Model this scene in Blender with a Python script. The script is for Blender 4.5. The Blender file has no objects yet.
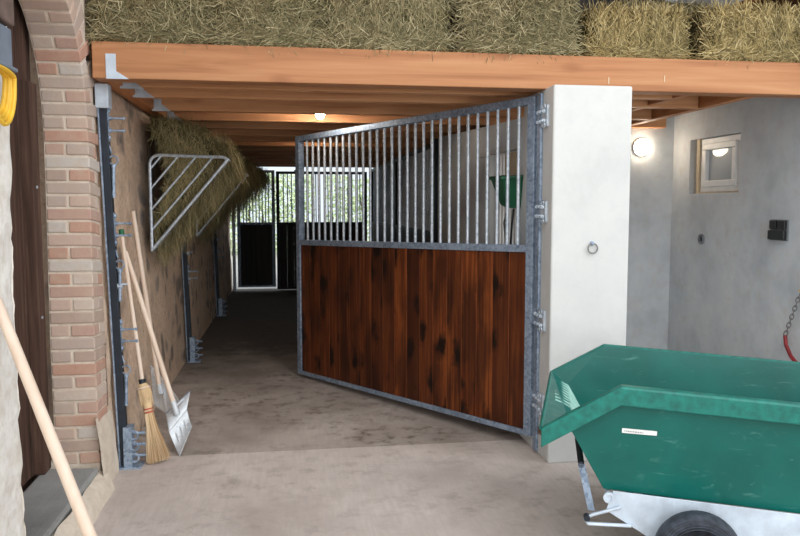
import bpy, bmesh, math, random
from mathutils import Vector, Matrix, noise
from math import sin, cos, pi, atan, sqrt, radians
R = random.Random(7)
SC = bpy.context.scene
COL = SC.collection
WM = {}

# ------------------------------------------------------------------ helpers
class B:
    """collects shapes into one bmesh (world coordinates)"""
    def __init__(s): s.bm = bmesh.new()
    def box(s, c, d, rot=None):
        r = bmesh.ops.create_cube(s.bm, size=1.0)
        m = Matrix.Translation(c) @ (rot.to_4x4() if rot else Matrix()) @ Matrix.Diagonal((*d, 1))
        bmesh.ops.transform(s.bm, matrix=m, verts=r['verts']); return r['verts']
    def bx(s, x0, x1, y0, y1, z0, z1):
        return s.box(((x0+x1)/2, (y0+y1)/2, (z0+z1)/2), (abs(x1-x0), abs(y1-y0), abs(z1-z0)))
    def hexa(s, p):
        v = [s.bm.verts.new(q) for q in p]
        for f in ((0,3,2,1),(4,5,6,7),(0,1,5,4),(1,2,6,5),(2,3,7,6),(3,0,4,7)):
            s.bm.faces.new([v[i] for i in f])
        return v
    def cyl(s, p0, p1, r0, r1=None, n=12, caps=True):
        p0 = Vector(p0); p1 = Vector(p1); d = p1-p0
        if r1 is None: r1 = r0
        r = bmesh.ops.create_cone(s.bm, cap_ends=caps, segments=n, radius1=r0, radius2=r1, depth=d.length)
        q = d.to_track_quat('Z', 'Y').to_matrix().to_4x4()
        bmesh.ops.transform(s.bm, matrix=Matrix.Translation((p0+p1)/2) @ q, verts=r['verts']); return r['verts']
    def tube(s, pts, r, n=8, closed=False, flat=1.0):
        pts = [Vector(p) for p in pts]; rings = []; N = len(pts); up = None
        for i, p in enumerate(pts):
            a = pts[(i-1) % N] if (i > 0 or closed) else p
            b = pts[(i+1) % N] if (i < N-1 or closed) else p
            t = (b-a).normalized()
            if up is None:
                up = t.orthogonal().normalized()
            up = (up - t*up.dot(t)).normalized(); w = t.cross(up)
            rr = r[i] if isinstance(r, (list, tuple)) else r
            rings.append([s.bm.verts.new(p + up*cos(2*pi*k/n)*rr + w*sin(2*pi*k/n)*rr*flat) for k in range(n)])
        for i in range(N if closed else N-1):
            A, C = rings[i], rings[(i+1) % N]
            for k in range(n):
                s.bm.faces.new((A[k], A[(k+1) % n], C[(k+1) % n], C[k]))
        if not closed:
            s.bm.faces.new(rings[0][::-1]); s.bm.faces.new(rings[-1])
    def prism(s, poly, a, b):
        """extrude a polygon of 3D points by the vector b-a"""
        d = Vector(b)-Vector(a)
        v0 = [s.bm.verts.new(Vector(p)) for p in poly]; v1 = [s.bm.verts.new(Vector(p)+d) for p in poly]
        n = len(poly)
        s.bm.faces.new(v0[::-1]); s.bm.faces.new(v1)
        for i in range(n): s.bm.faces.new((v0[i], v0[(i+1) % n], v1[(i+1) % n], v1[i]))
    def lathe(s, prof, c, axis=(0,0,1), n=32):
        q = Vector(axis).to_track_quat('Z', 'Y').to_matrix(); c = Vector(c); rings = []
        for r, z in prof:
            rings.append([s.bm.verts.new(c + q @ Vector((r*cos(2*pi*k/n), r*sin(2*pi*k/n), z))) for k in range(n)])
        for i in range(len(rings)-1):
            for k in range(n):
                s.bm.faces.new((rings[i][k], rings[i][(k+1) % n], rings[i+1][(k+1) % n], rings[i+1][k]))
        s.bm.faces.new(rings[0][::-1]); s.bm.faces.new(rings[-1])
    def grid(s, f, nu, nv):
        v = [[s.bm.verts.new(f(i/nu, j/nv)) for j in range(nv+1)] for i in range(nu+1)]
        for i in range(nu):
            for j in range(nv):
                s.bm.faces.new((v[i][j], v[i+1][j], v[i+1][j+1], v[i][j+1]))
        return v

def mk(name, b, mat, parent=None, smooth=False, bev=0.0, seg=2, solid=0.0):
    bm = b.bm
    if parent is not None:
        bm.transform(WM[parent.name].inverted())
    bmesh.ops.recalc_face_normals(bm, faces=bm.faces)
    me = bpy.data.meshes.new(name); bm.to_mesh(me); bm.free()
    me.materials.append(mat)
    if smooth:
        for p in me.polygons: p.use_smooth = True
        try: me.set_sharp_from_angle(angle=radians(42))
        except Exception: pass
    o = bpy.data.objects.new(name, me); COL.objects.link(o)
    if parent is not None:
        o.parent = parent; WM[o.name] = WM[parent.name]
    else: WM[o.name] = Matrix()
    if solid:
        m = o.modifiers.new('thickness', 'SOLIDIFY'); m.thickness = solid; m.offset = -1
    if bev:
        m = o.modifiers.new('edge', 'BEVEL'); m.width = bev; m.segments = seg; m.limit_method = 'ANGLE'; m.angle_limit = radians(40)
    return o
def mkraw(name, vs, fs, mats, parent=None, idx=None):
    if parent is not None:
        inv = WM[parent.name].inverted(); vs = [inv @ Vector(v) for v in vs]
    me = bpy.data.meshes.new(name); me.from_pydata([tuple(v) for v in vs], [], fs)
    for m in mats: me.materials.append(m)
    if idx: me.polygons.foreach_set('material_index', idx)
    me.update()
    o = bpy.data.objects.new(name, me); COL.objects.link(o)
    if parent is not None: o.parent = parent; WM[o.name] = WM[parent.name]
    else: WM[o.name] = Matrix()
    return o
def tag(o, label=None, cat=None, group=None, kind=None):
    if label: o['label'] = label
    if cat: o['category'] = cat
    if group: o['group'] = group
    if kind: o['kind'] = kind
    return o
def root(name, loc, label, cat, group=None, rz=0.0):
    o = bpy.data.objects.new(name, None); COL.objects.link(o)
    o.location = loc; o.rotation_euler = (0, 0, rz); o.empty_display_size = .1
    WM[o.name] = Matrix.Translation(loc) @ Matrix.Rotation(rz, 4, 'Z')
    return tag(o, label, cat, group)
def struct(name, b, mat, label=None, **k):
    o = mk(name, b, mat, **k); o['kind'] = 'structure'
    if label: o['label'] = label
    return o
def copy_tree(o, loc, label, rz=None, group=None):
    c = o.copy(); COL.objects.link(c); c.location = loc; c['label'] = label
    if rz is not None: c.rotation_euler = (0, 0, rz)
    if group: c['group'] = group
    for ch in list(o.children):
        d = ch.copy(); COL.objects.link(d); d.parent = c
        for g in list(ch.children):
            e = g.copy(); COL.objects.link(e); e.parent = d
    return c

# ------------------------------------------------------------------ materials
def srgb(r, g, b):
    f = lambda c: (c/255/12.92 if c/255 <= .04045 else ((c/255+.055)/1.055)**2.4)
    return (f(r), f(g), f(b), 1)
class N:
    def __init__(s, name):
        s.m = bpy.data.materials.new(name); s.m.use_nodes = True
        s.t = s.m.node_tree; s.n = s.t.nodes; s.l = s.t.links
        s.b = s.n['Principled BSDF']; s.co = s.n.new('ShaderNodeTexCoord')
    def lk(s, a, b): s.l.new(a, b); return b
    def map(s, sc=(1,1,1), rot=(0,0,0), src='Object'):
        m = s.n.new('ShaderNodeMapping'); m.inputs['Scale'].default_value = sc; m.inputs['Rotation'].default_value = rot
        s.lk(s.co.outputs[src], m.inputs['Vector']); return m.outputs[0]
    def noise(s, scale, detail=4, rough=.55, vec=None, dist=0):
        t = s.n.new('ShaderNodeTexNoise'); t.inputs['Scale'].default_value = scale; t.inputs['Detail'].default_value = detail
        t.inputs['Roughness'].default_value = rough; t.inputs['Distortion'].default_value = dist
        s.lk(vec if vec is not None else s.co.outputs['Object'], t.inputs['Vector']); return t.outputs[0]
    def vor(s, scale, vec=None, feat='F1', out='Distance', rnd=1):
        t = s.n.new('ShaderNodeTexVoronoi'); t.feature = feat; t.inputs['Scale'].default_value = scale
        t.inputs['Randomness'].default_value = rnd
        s.lk(vec if vec is not None else s.co.outputs['Object'], t.inputs['Vector']); return t.outputs[out]
    def ramp(s, v, stops, interp='LINEAR'):
        r = s.n.new('ShaderNodeValToRGB'); e = r.color_ramp; e.interpolation = interp
        while len(e.elements) < len(stops): e.elements.new(.5)
        for el, (p, c) in zip(e.elements, stops):
            el.position = p; el.color = c if len(c) == 4 else srgb(*c)
        s.lk(v, r.inputs[0]); return r.outputs[0]
    def mix(s, fac, a, b, mode='MIX'):
        m = s.n.new('ShaderNodeMix'); m.data_type = 'RGBA'; m.blend_type = mode
        for v, i in ((fac, 0), (a, 6), (b, 7)):
            if isinstance(v, bpy.types.NodeSocket): s.lk(v, m.inputs[i])
            elif isinstance(v, tuple): m.inputs[i].default_value = v if len(v) == 4 else srgb(*v)
            else: m.inputs[i].default_value = v
        return m.outputs[2]
    def math(s, op, a, b=0.0):
        m = s.n.new('ShaderNodeMath'); m.operation = op
        for v, i in ((a, 0), (b, 1)):
            if isinstance(v, bpy.types.NodeSocket): s.lk(v, m.inputs[i])
            else: m.inputs[i].default_value = v
        return m.outputs[0]
    def rnd(s):
        g = s.n.new('ShaderNodeNewGeometry'); return g.outputs['Random Per Island']
    def rmap(s, v, a, b, c=0.0, d=1.0):
        m = s.n.new('ShaderNodeMapRange'); m.inputs[1].default_value = a; m.inputs[2].default_value = b
        m.inputs[3].default_value = c; m.inputs[4].default_value = d; s.lk(v, m.inputs[0]); return m.outputs[0]
    def bump(s, h, st=.4, dist=.01):
        b = s.n.new('ShaderNodeBump'); b.inputs['Strength'].default_value = st; b.inputs['Distance'].default_value = dist
        s.lk(h, b.inputs['Height']); s.lk(b.outputs[0], s.b.inputs['Normal'])
    def done(s, col=None, rough=.7, metal=0.0, spec=.5):
        if col is not None:
            if isinstance(col, tuple): s.b.inputs['Base Color'].default_value = col if len(col) == 4 else srgb(*col)
            else: s.lk(col, s.b.inputs['Base Color'])
        for v, k in ((rough, 'Roughness'), (metal, 'Metallic'), (spec, 'Specular IOR Level')):
            if isinstance(v, bpy.types.NodeSocket): s.lk(v, s.b.inputs[k])
            else: s.b.inputs[k].default_value = v
        return s.m

def m_simple(name, col, rough=.6, metal=0.0, var=.12, scale=12, spec=.5):
    n = N(name); f = n.noise(scale, 4)
    d = tuple(int(c*(1-var)) for c in col); l = tuple(min(255, int(c*(1+var))) for c in col)
    return n.done(n.ramp(f, [(.3, d), (.7, l)]), rough, metal, spec)
def m_galv(name, a, b, rough=.42, metal=.75):
    n = N(name); v = n.vor(55, out='Color'); f = n.noise(9, 5); 
    g = n.mix(.5, n.math('MULTIPLY', v, 1.0), f); c = n.ramp(g, [(.25, a), (.75, b)])
    n.bump(n.noise(120, 2), .08, .003)
    return n.done(c, n.rmap(f, .3, .7, rough-.08, rough+.12), metal)
def m_timber(name, dark, mid, light, axis=0, rough=.6):
    n = N(name); sc = [14, 14, 14]; sc[axis] = .7
    off = n.n.new('ShaderNodeVectorMath'); off.operation = 'ADD'
    cmb = n.n.new('ShaderNodeCombineXYZ'); r = n.rnd()
    for i in range(3): n.lk(n.math('MULTIPLY', r, 37.0+11*i), cmb.inputs[i])
    n.lk(n.map(tuple(sc)), off.inputs[0]); n.lk(cmb.outputs[0], off.inputs[1])
    g = n.noise(1.0, 6, .6, off.outputs[0], .6)
    w = n.noise(.9, 2)
    ks = [7, 7, 7]; ks[axis] = 3
    off2 = n.n.new('ShaderNodeVectorMath'); off2.operation = 'ADD'
    n.lk(n.map(tuple(ks)), off2.inputs[0]); n.lk(cmb.outputs[0], off2.inputs[1])
    kn = n.vor(.55, off2.outputs[0])
    c = n.ramp(g, [(.28, dark), (.5, mid), (.72, light)])
    c = n.mix(n.rmap(w, .3, .7, 0, .35), c, mid)
    c = n.mix(n.rmap(kn, .03, .16, .75, 0), c, dark)
    c = n.mix(n.rmap(r, 0, 1, 0, .3), c, dark)
    n.bump(g, .15, .004)
    return n.done(c, rough, 0, .3)
def m_hay(name, cols, rough=.8):
    n = N(name); r = n.rnd(); k = len(cols)
    c = n.ramp(r, [((i+.5)/k, q) for i, q in enumerate(cols)])
    p = n.noise(2.2, 3); c = n.mix(n.rmap(p, .35, .68, 0, .3), c, (112, 112, 80))
    return n.done(c, rough, 0, .25)

M = {}
M['galv'] = m_galv('galvanised_steel', (168, 180, 192), (216, 224, 232), .45, .5)
M['galv_dull'] = m_galv('dull_galvanised_steel', (112, 130, 152), (166, 182, 202), .5, .45)
M['galv_plate'] = m_simple('pale_galvanised_plate', (196, 208, 220), .55, .25, .07, 14)
M['dark_steel'] = m_simple('dark_steel', (34, 42, 52), .55, .2, .2)
M['timber_x'] = m_timber('larch_beam', (138, 88, 56), (180, 126, 86), (202, 152, 110), 0)
M['timber_joist_lit'] = m_timber('larch_joist_lit', (172, 114, 74), (214, 158, 112), (230, 182, 138), 0)  # same larch as the beam, brightened in colour where light is missing
M['timber_y'] = m_timber('larch_beam_along', (156, 94, 56), (196, 134, 86), (216, 160, 114), 1)
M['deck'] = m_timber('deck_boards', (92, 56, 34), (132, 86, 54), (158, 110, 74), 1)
# dark stained gate planks
n = N('stained_planks'); r = n.rnd(); cmb = n.n.new('ShaderNodeCombineXYZ')
for i in range(3): n.lk(n.math('MULTIPLY', r, 23.0+9*i), cmb.inputs[i])
def shifted(n, sc):
    a = n.n.new('ShaderNodeVectorMath'); a.operation = 'ADD'; n.lk(n.map(sc), a.inputs[0]); n.lk(cmb.outputs[0], a.inputs[1]); return a.outputs[0]
g = n.noise(1, 6, .6, shifted(n, (38, 38, 1.3)), .5)
wob = n.noise(1, 4, .6, shifted(n, (14, 14, 8)))
kv = n.n.new('ShaderNodeTexVoronoi'); kv.inputs['Scale'].default_value = 1; n.lk(shifted(n, (5.5, 5.5, 3.4)), kv.inputs['Vector'])
sepk = n.n.new('ShaderNodeSeparateColor'); n.lk(kv.outputs['Color'], sepk.inputs[0])
kd = n.math('ADD', kv.outputs['Distance'], n.math('MULTIPLY', wob, .85))
c = n.ramp(g, [(.3, (70, 31, 14)), (.5, (120, 60, 27)), (.72, (176, 98, 46))])
c = n.mix(n.rmap(r, 0, 1, 0, .9), c, (48, 20, 10))
big = n.noise(1, 3, .5, shifted(n, (5, 5, 1.6)))
c = n.mix(n.rmap(big, .46, .62, 0, .7), c, (40, 16, 8))
c = n.mix(n.math('MULTIPLY', n.rmap(kd, .62, .86, .97, 0), n.rmap(sepk.outputs[0], .22, .34, 0, 1)), c, (17, 8, 5))
n.bump(g, .2, .004); M['planks'] = n.done(c, .5, 0, .25)
M['seam'] = m_simple('orange_tongue_wood', (186, 104, 50), .6)
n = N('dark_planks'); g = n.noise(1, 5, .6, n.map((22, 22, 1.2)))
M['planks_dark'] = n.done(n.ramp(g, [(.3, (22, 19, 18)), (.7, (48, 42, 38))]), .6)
# bricks (one island per brick)
n = N('old_brick'); r = n.rnd(); f = n.noise(18, 5, .65); f2 = n.noise(5, 3)
c = n.ramp(r, [(.0, (192, 158, 144)), (.17, (202, 176, 162)), (.33, (208, 192, 180)), (.5, (190, 172, 162)), (.66, (194, 150, 132)), (.8, (206, 198, 190)), (.92, (182, 160, 148))], 'CONSTANT')
c = n.mix(n.rmap(f, .35, .7, 0, .5), c, (198, 172, 150)); c = n.mix(n.rmap(f2, .5, .75, 0, .45), c, (205, 190, 172))
n.bump(n.noise(45, 4, .7), .45, .006); M['brick'] = n.done(c, .9, 0, .2)
n = N('lime_mortar'); f = n.noise(14, 5, .65)
n.bump(n.noise(60, 4, .7), .6, .006); M['mortar'] = n.done(n.ramp(f, [(.3, (208, 192, 174)), (.7, (232, 220, 204))]), .95, 0, .1)
# stone rubble wall, mostly covered by tan mortar
n = N('rubble_wall'); wv = n.n.new('ShaderNodeVectorMath'); wv.operation = 'ADD'
nz = n.n.new('ShaderNodeTexNoise'); nz.inputs['Scale'].default_value = 3.2; n.lk(n.co.outputs['Object'], nz.inputs['Vector'])
sc = n.n.new('ShaderNodeVectorMath'); sc.operation = 'SCALE'; sc.inputs['Scale'].default_value = .35; n.lk(nz.outputs['Color'], sc.inputs[0])
n.lk(n.map((5.2, 4.0, 4.8)), wv.inputs[0]); n.lk(sc.outputs[0], wv.inputs[1])
vd = n.vor(1, wv.outputs[0]); vc = n.vor(1, wv.outputs[0], out='Color')
fine = n.noise(26, 6, .68); mid = n.noise(4, 4)
mort = n.ramp(fine, [(.25, (178, 150, 128)), (.5, (224, 197, 172)), (.75, (238, 216, 194))])
mort = n.mix(n.rmap(mid, .4, .7, 0, .5), mort, (204, 180, 160))
stone = n.ramp(vc, [(.1, (104, 102, 106)), (.5, (132, 124, 120)), (.9, (158, 148, 142))])
msk = n.math('MULTIPLY', n.rmap(vd, .28, .46, 1, 0), n.rmap(n.noise(2.2, 3), .38, .55, 0, 1))
msk = n.math('MULTIPLY', msk, n.rmap(fine, .3, .6, .3, .95))
hgt = n.math('ADD', n.math('MULTIPLY', fine, .5), n.math('MULTIPLY', msk, .4))
n.bump(hgt, .9, .03); M['rubble'] = n.done(n.mix(msk, mort, stone), .95, 0, .15)
# whitewashed near wall
n = N('whitewashed_stone'); vd = n.vor(1, n.map((7, 5, 9))); f = n.noise(20, 6, .7)
c = n.ramp(f, [(.25, (220, 212, 200)), (.55, (243, 239, 232)), (.8, (250, 248, 245))])
c = n.mix(n.rmap(n.noise(3, 3), .5, .7, 0, .4), c, (214, 200, 178))
n.bump(n.math('ADD', n.math('MULTIPLY', f, .4), vd), .6, .025); M['whitewash'] = n.done(c, .9, 0, .2)
def m_concrete(name, cols, patch, rough=.85, s=1.0, bst=.25):
    n = N(name); a = n.noise(2.2*s, 6, .62); b = n.noise(11*s, 5, .6); v = n.noise(.8*s, 2)
    c = n.ramp(a, [(.3, cols[0]), (.5, cols[1]), (.7, cols[2])])
    c = n.mix(n.rmap(b, .5, .72, 0, .5), c, patch); c = n.mix(n.rmap(v, .5, .7, 0, .3), c, cols[0])
    n.bump(n.noise(38*s, 6, .7), bst, .006); return n.done(c, rough, 0, .25)
M['white_conc'] = m_concrete('white_render', ((190, 191, 190), (202, 203, 201), (209, 209, 207)), (194, 196, 196), .8, 1, .15)
M['grey_conc'] = m_concrete('grey_plaster', ((184, 190, 195), (206, 211, 215), (219, 222, 223)), (196, 192, 188))
M['dark_conc'] = m_concrete('stall_plaster', ((170, 174, 178), (190, 194, 198), (204, 206, 208)), (180, 180, 178))
def m_floor(name, cols, dirt, amt, brush, far_shade=None):
    n = N(name); a = n.noise(1.5, 6, .62, None, .3); b = n.noise(7, 6, .68); st = n.noise(1, 5, .6, n.map((40, 5, 1), (0, 0, .15)))
    c = n.ramp(a, [(.28, cols[0]), (.5, cols[1]), (.72, cols[2])])
    c = n.mix(n.rmap(st, .4, .7, 0, brush), c, cols[0])
    d = n.math('MULTIPLY', n.rmap(b, .5, .66, 0, 1), n.rmap(n.noise(1.1, 3), .35, .62, .1, 1))
    c = n.mix(n.math('MULTIPLY', d, amt), c, dirt)
    if far_shade:
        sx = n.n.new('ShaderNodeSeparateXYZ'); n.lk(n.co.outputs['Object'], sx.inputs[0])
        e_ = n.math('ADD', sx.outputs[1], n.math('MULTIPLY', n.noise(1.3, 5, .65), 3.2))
        c = n.mix(n.rmap(e_, 8.4, 10.2, 0, .85), c, far_shade)  # shade of the deep passage painted into the floor colour, with a noisy edge
    sp = n.vor(9); c = n.mix(n.rmap(sp, .03, .07, amt*.5, 0), c, dirt)
    n.bump(n.math('ADD', n.noise(55, 5, .7), st), .3, .006)
    return n.done(c, n.rmap(a, .3, .7, .75, .95), 0, .25)
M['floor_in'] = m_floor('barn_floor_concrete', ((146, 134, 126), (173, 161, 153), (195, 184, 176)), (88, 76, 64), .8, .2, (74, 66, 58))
M['floor_yard'] = m_floor('yard_concrete', ((180, 167, 160), (203, 191, 184), (217, 206, 199)), (134, 121, 110), .5, .35)
M['step'] = m_floor('step_stone', ((130, 130, 130), (154, 154, 152), (172, 172, 170)), (88, 86, 84), .4, .2)
n = N('dark_door_wood'); g = n.noise(1, 6, .65, n.map((24, 24, 1.4)), .4)
n.bump(g, .4, .006); M['door'] = n.done(n.ramp(g, [(.3, (50, 36, 30)), (.55, (86, 64, 54)), (.75, (112, 88, 74))]), .75, 0, .25)
M['core'] = m_simple('hay_core', (66, 60, 40), .95, 0, .35, 22, .1)
M['hay'] = m_hay('hay_strands', [(70, 62, 42), (112, 100, 70), (142, 126, 92), (92, 84, 56), (172, 156, 118), (122, 108, 76), (204, 190, 152), (80, 76, 50)])
M['hay_gold'] = m_hay('golden_hay_strands', [(86, 72, 42), (134, 114, 70), (172, 148, 96), (112, 98, 60), (200, 176, 122), (148, 128, 80), (220, 200, 150), (98, 84, 50)])
M['hay_dark'] = m_hay('rack_hay_strands', [(86, 82, 56), (128, 118, 82), (162, 148, 108), (104, 102, 68), (190, 174, 132), (142, 130, 92), (88, 90, 58), (178, 158, 114)])
M['handle'] = m_timber('pale_handle_wood', (214, 188, 166), (232, 212, 194), (242, 228, 214), 2, .5)
n = N('broom_straw'); r = n.rnd(); M['straw'] = n.done(n.ramp(r, [(.1, (178, 146, 108)), (.5, (212, 182, 142)), (.9, (234, 210, 174))]), .7, 0, .3)
M['binding'] = m_simple('broom_binding', (188, 88, 76), .6)
M['wrap'] = m_simple('broom_wrap', (206, 178, 138), .7)
M['green_tip'] = m_simple('green_plastic', (16, 92, 60), .45)
M['alu'] = m_galv('aluminium_sheet', (196, 202, 208), (222, 226, 230), .5, .35)
n = N('green_tub_plastic'); f = n.noise(3, 5); sc1 = n.noise(1, 4, .7, n.map((4, 30, 22), (.3, .5, .2)), 1.5); f2 = n.noise(16, 5, .7)
c = n.ramp(f, [(.3, (4, 88, 80)), (.7, (10, 106, 97))])
c = n.mix(n.rmap(sc1, .62, .74, 0, .35), c, (120, 176, 164)); c = n.mix(n.rmap(f2, .6, .78, 0, .3), c, (90, 152, 138))
M['tub'] = n.done(c, n.rmap(f2, .3, .7, .3, .5), 0, .45)
M['tub_edge'] = m_simple('scuffed_green_rim', (14, 108, 97), .4, 0, .14, 30)
M['rib'] = m_simple('rib_reflection_plastic', (150, 196, 184), .45, 0, .1, 20)  # pale colour paints white reflections onto the ribs
M['rubber'] = m_simple('black_rubber', (56, 61, 70), .7, 0, .3, 30)
M['white_plastic'] = m_simple('white_plastic', (236, 236, 234), .4, 0, .03)
M['sticker_ink'] = m_simple('grey_ink', (150, 156, 156), .6, 0, .1)
M['black_plastic'] = m_simple('black_plastic', (24, 26, 29), .4)
M['grey_plastic'] = m_simple('grey_plastic', (120, 124, 128), .5)
M['raw_wood'] = m_timber('raw_reveal_wood', (184, 164, 134), (206, 188, 158), (220, 206, 182), 2)
M['red_tube'] = m_simple('red_rubber_tube', (136, 34, 40), .5, 0, .15)
M['chain'] = m_simple('dull_chain', (130, 128, 128), .5, .6)
M['blue_grey'] = m_simple('blue_grey_paint', (128, 142, 158), .5, .2, .06)
M['yellow'] = m_simple('yellow_hose', (232, 186, 62), .45, 0, .08)
M['brown'] = m_simple('old_brown_wood', (110, 92, 84), .8)
M['rust'] = m_simple('brown_band', (112, 88, 70), .8)
M['ground'] = m_concrete('outside_paving', ((190, 186, 176), (206, 202, 194), (220, 216, 208)), (176, 170, 158))
n = N('overexposed_leaves'); r = n.rnd(); M['leaf'] = n.done(n.ramp(r, [(.1, (168, 192, 140)), (.5, (206, 222, 176)), (.9, (232, 238, 206))]), .6, 0, .3)  # leaf colours paled to paint in overexposed daylight
M['trunk'] = m_simple('hedge_twigs', (92, 78, 60), .9)
n = N('window_glass'); M['glass'] = n.done((205, 212, 216), .06, 0, .5); n.b.inputs['Transmission Weight'].default_value = .25
def m_emit(name, col, st):
    n = N(name); n.b.inputs['Base Color'].default_value = (1, 1, 1, 1); n.b.inputs['Emission Color'].default_value = col
    n.b.inputs['Emission Strength'].default_value = st; return n.m
M['lamp'] = m_emit('lit_lamp_glass', (1, .84, .64, 1), 20)
M['lamp2'] = m_emit('lit_ceiling_lamp_glass', (1, .90, .76, 1), 110)

# ------------------------------------------------------------------ camera
F = 750.0; P = atan(62/750); YAW = atan(113*cos(P)/750)
cam = bpy.data.cameras.new('camera'); co = bpy.data.objects.new('camera', cam); COL.objects.link(co)
cam.sensor_width = 36; cam.lens = 36*F/800; cam.clip_start = .05; cam.clip_end = 200
co.location = (0, 0, 1.6); co.rotation_euler = (pi/2-P, 0, -YAW); SC.camera = co

# ------------------------------------------------------------------ setting
XW = lambda z: -1.03-.03*z            # face of the left stone wall (it leans back)
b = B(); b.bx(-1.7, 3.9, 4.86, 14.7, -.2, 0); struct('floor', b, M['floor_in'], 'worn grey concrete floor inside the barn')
b = B(); b.bx(-9, 10, -10, 4.855, -.2, .002); struct('floor', b, M['floor_yard'], 'pale brushed concrete slab in front of the gate')
b = B(); b.bx(-14, 16, 14.705, 34, -.2, .0); struct('floor', b, M['ground'], 'bright paving outside the far end')
# stone wall
b = B()
def f(i, j):
    y = 4.58+i*10.1; z = j*2.62
    d = noise.noise(Vector((y*2.3, z*2.6, 3)))*.022+noise.noise(Vector((y*7, z*7, 9)))*.010
    if j in (0, 1): d *= .3
    return Vector((XW(z)-.02+d, y, z))
b.grid(f, 220, 56)
b.bx(-1.6, -1.2, 4.62, 14.68, 0, 2.62)
struct('wall_left', b, M['rubble'], 'old rubble stone wall with tan mortar', smooth=True)
b = B(); b.bx(-1.7, -1.13, 4.62, 15.0, 2.62, 5.3); struct('wall_loft_left', b, M['rubble'])
# near whitewashed wall with a ragged stone edge
b = B()
def f(i, j):
    z = j*3.4; y = .9+i*2.235+(.022*z-.03*sin(min(1, z/2.2)*pi))*i
    d = noise.noise(Vector((y*3, z*3.3, 1)))*.03
    e = (noise.noise(Vector((0, z*9, 5)))*.03+noise.noise(Vector((0, z*22, 7)))*.016)*max(0, (i-.9)*10)
    return Vector((-1.05-.006*z+d*.5-max(0, i-.985)*.8, y+e, z))
b.grid(f, 90, 90)
def f2(i, j):
    z = j*3.4; e = noise.noise(Vector((0, z*9, 5)))*.03+noise.noise(Vector((0, z*22, 7)))*.016
    return Vector((-1.05-.006*z-.012-i*.5, 3.135+.022*z-.03*sin(min(1, z/2.2)*pi)+e-i*.02, z))
b.grid(f2, 6, 90); b.bx(-1.62, -1.2, .9, 3.05, 0, 3.4)
struct('wall_left_front', b, M['whitewash'], 'whitewashed stone wall at the left edge', smooth=True)

# brick door surround: every course laid along the jamb and arch
curve = [(4.33, 0.0), (4.33, .47), (4.345, .85), (4.39, 1.35), (4.425, 1.75), (4.44, 2.0), (4.425, 2.22), (4.37, 2.40), (4.27, 2.55), (4.13, 2.67), (3.95, 2.75), (3.7, 2.79), (3.45, 2.75), (3.25, 2.66), (3.12, 2.55)]
def crv(s):
    for (a, c) in zip(curve, curve[1:]):
        L = sqrt((c[0]-a[0])**2+(c[1]-a[1])**2)
        if s <= L: return Vector((0, a[0]+(c[0]-a[0])*s/L, a[1]+(c[1]-a[1])*s/L)), Vector((0, (c[0]-a[0])/L, (c[1]-a[1])/L))
        s -= L
    return None, None
# smooth the curve by averaging
def crs(s):
    acc = Vector(); t = Vector(); k = 0
    for d in (-.09, -.045, 0, .045, .09):
        p, q = crv(max(0, s+d))
        if p is None: return None, None
        acc += p; t += q; k += 1
    return acc/k, t.normalized()
bb = B(); mb = B(); s = .15; pitch = .0722; row = 0; prev = None
while True:
    p0, t0 = crs(s); p1, t1 = crs(s+pitch)
    if p1 is None: break
    g = .006; pa, ta = crs(s+g); pb, tb = crs(s+pitch-g)
    nrm = lambda t: Vector((0, t.z, -t.y))      # away from the opening
    na, nb = nrm(ta), nrm(tb)
    face = lambda z: -1.055-.03*z*.6
    xo = lambda q: face(q.z)
    splits = [0, 1] if row % 2 else [0, .52+R.uniform(-.04, .04), 1]
    for k in range(len(splits)-1):
        u0 = splits[k]*.232+(g if k else 0); u1 = splits[k+1]*.232-(g if k < len(splits)-2 else 0)
        dep = .115 if (row % 2 == 0) else .235
        dj = R.uniform(-.003, .003)
        def pt(q, nn, u, w): return Vector((xo(q)-u, q.y+nn.y*(w+dj), q.z+nn.z*(w+dj)))
        w = dep if k == 0 else .11
        bb.hexa([pt(pa, na, u1, 0), pt(pa, na, u0, 0), pt(pa, na, u0, w), pt(pa, na, u1, w), pt(pb, nb, u1, 0), pt(pb, nb, u0, 0), pt(pb, nb, u0, w), pt(pb, nb, u1, w)])
    # second brick on the wall face behind the corner brick
    w0 = (.115 if row % 2 == 0 else .235)+.012; w1 = .245 if row % 2 == 0 else .36
    lim = 4.60 if p0.z < 2.25 else 4.49
    def pt(q, nn, u, w): return Vector((xo(q)-u, min(lim, q.y+nn.y*w), q.z+nn.z*w))
    if pa.y+na.y*w0 < lim-.03:
        bb.hexa([pt(pa, na, .1, w0), pt(pa, na, 0.002, w0), pt(pa, na, 0.002, w1), pt(pa, na, .1, w1), pt(pb, nb, .1, w0), pt(pb, nb, 0.002, w0), pt(pb, nb, 0.002, w1), pt(pb, nb, .1, w1)])
    def pm(q, nn, u, w): return Vector((xo(q)-u, min(lim+.015, q.y+nn.y*w), q.z+nn.z*w))
    m0, m1 = nrm(t0), nrm(t1)
    mb.hexa([pm(p0, m0, .237, .007), pm(p0, m0, .008, .007), pm(p0, m0, .008, .42), pm(p0, m0, .237, .42), pm(p1, m1, .237, .007), pm(p1, m1, .008, .007), pm(p1, m1, .008, .42), pm(p1, m1, .237, .42)])
    s += pitch; row += 1
mb.bx(-1.33, -1.062, 4.335, 4.61, 0, .17)
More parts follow.
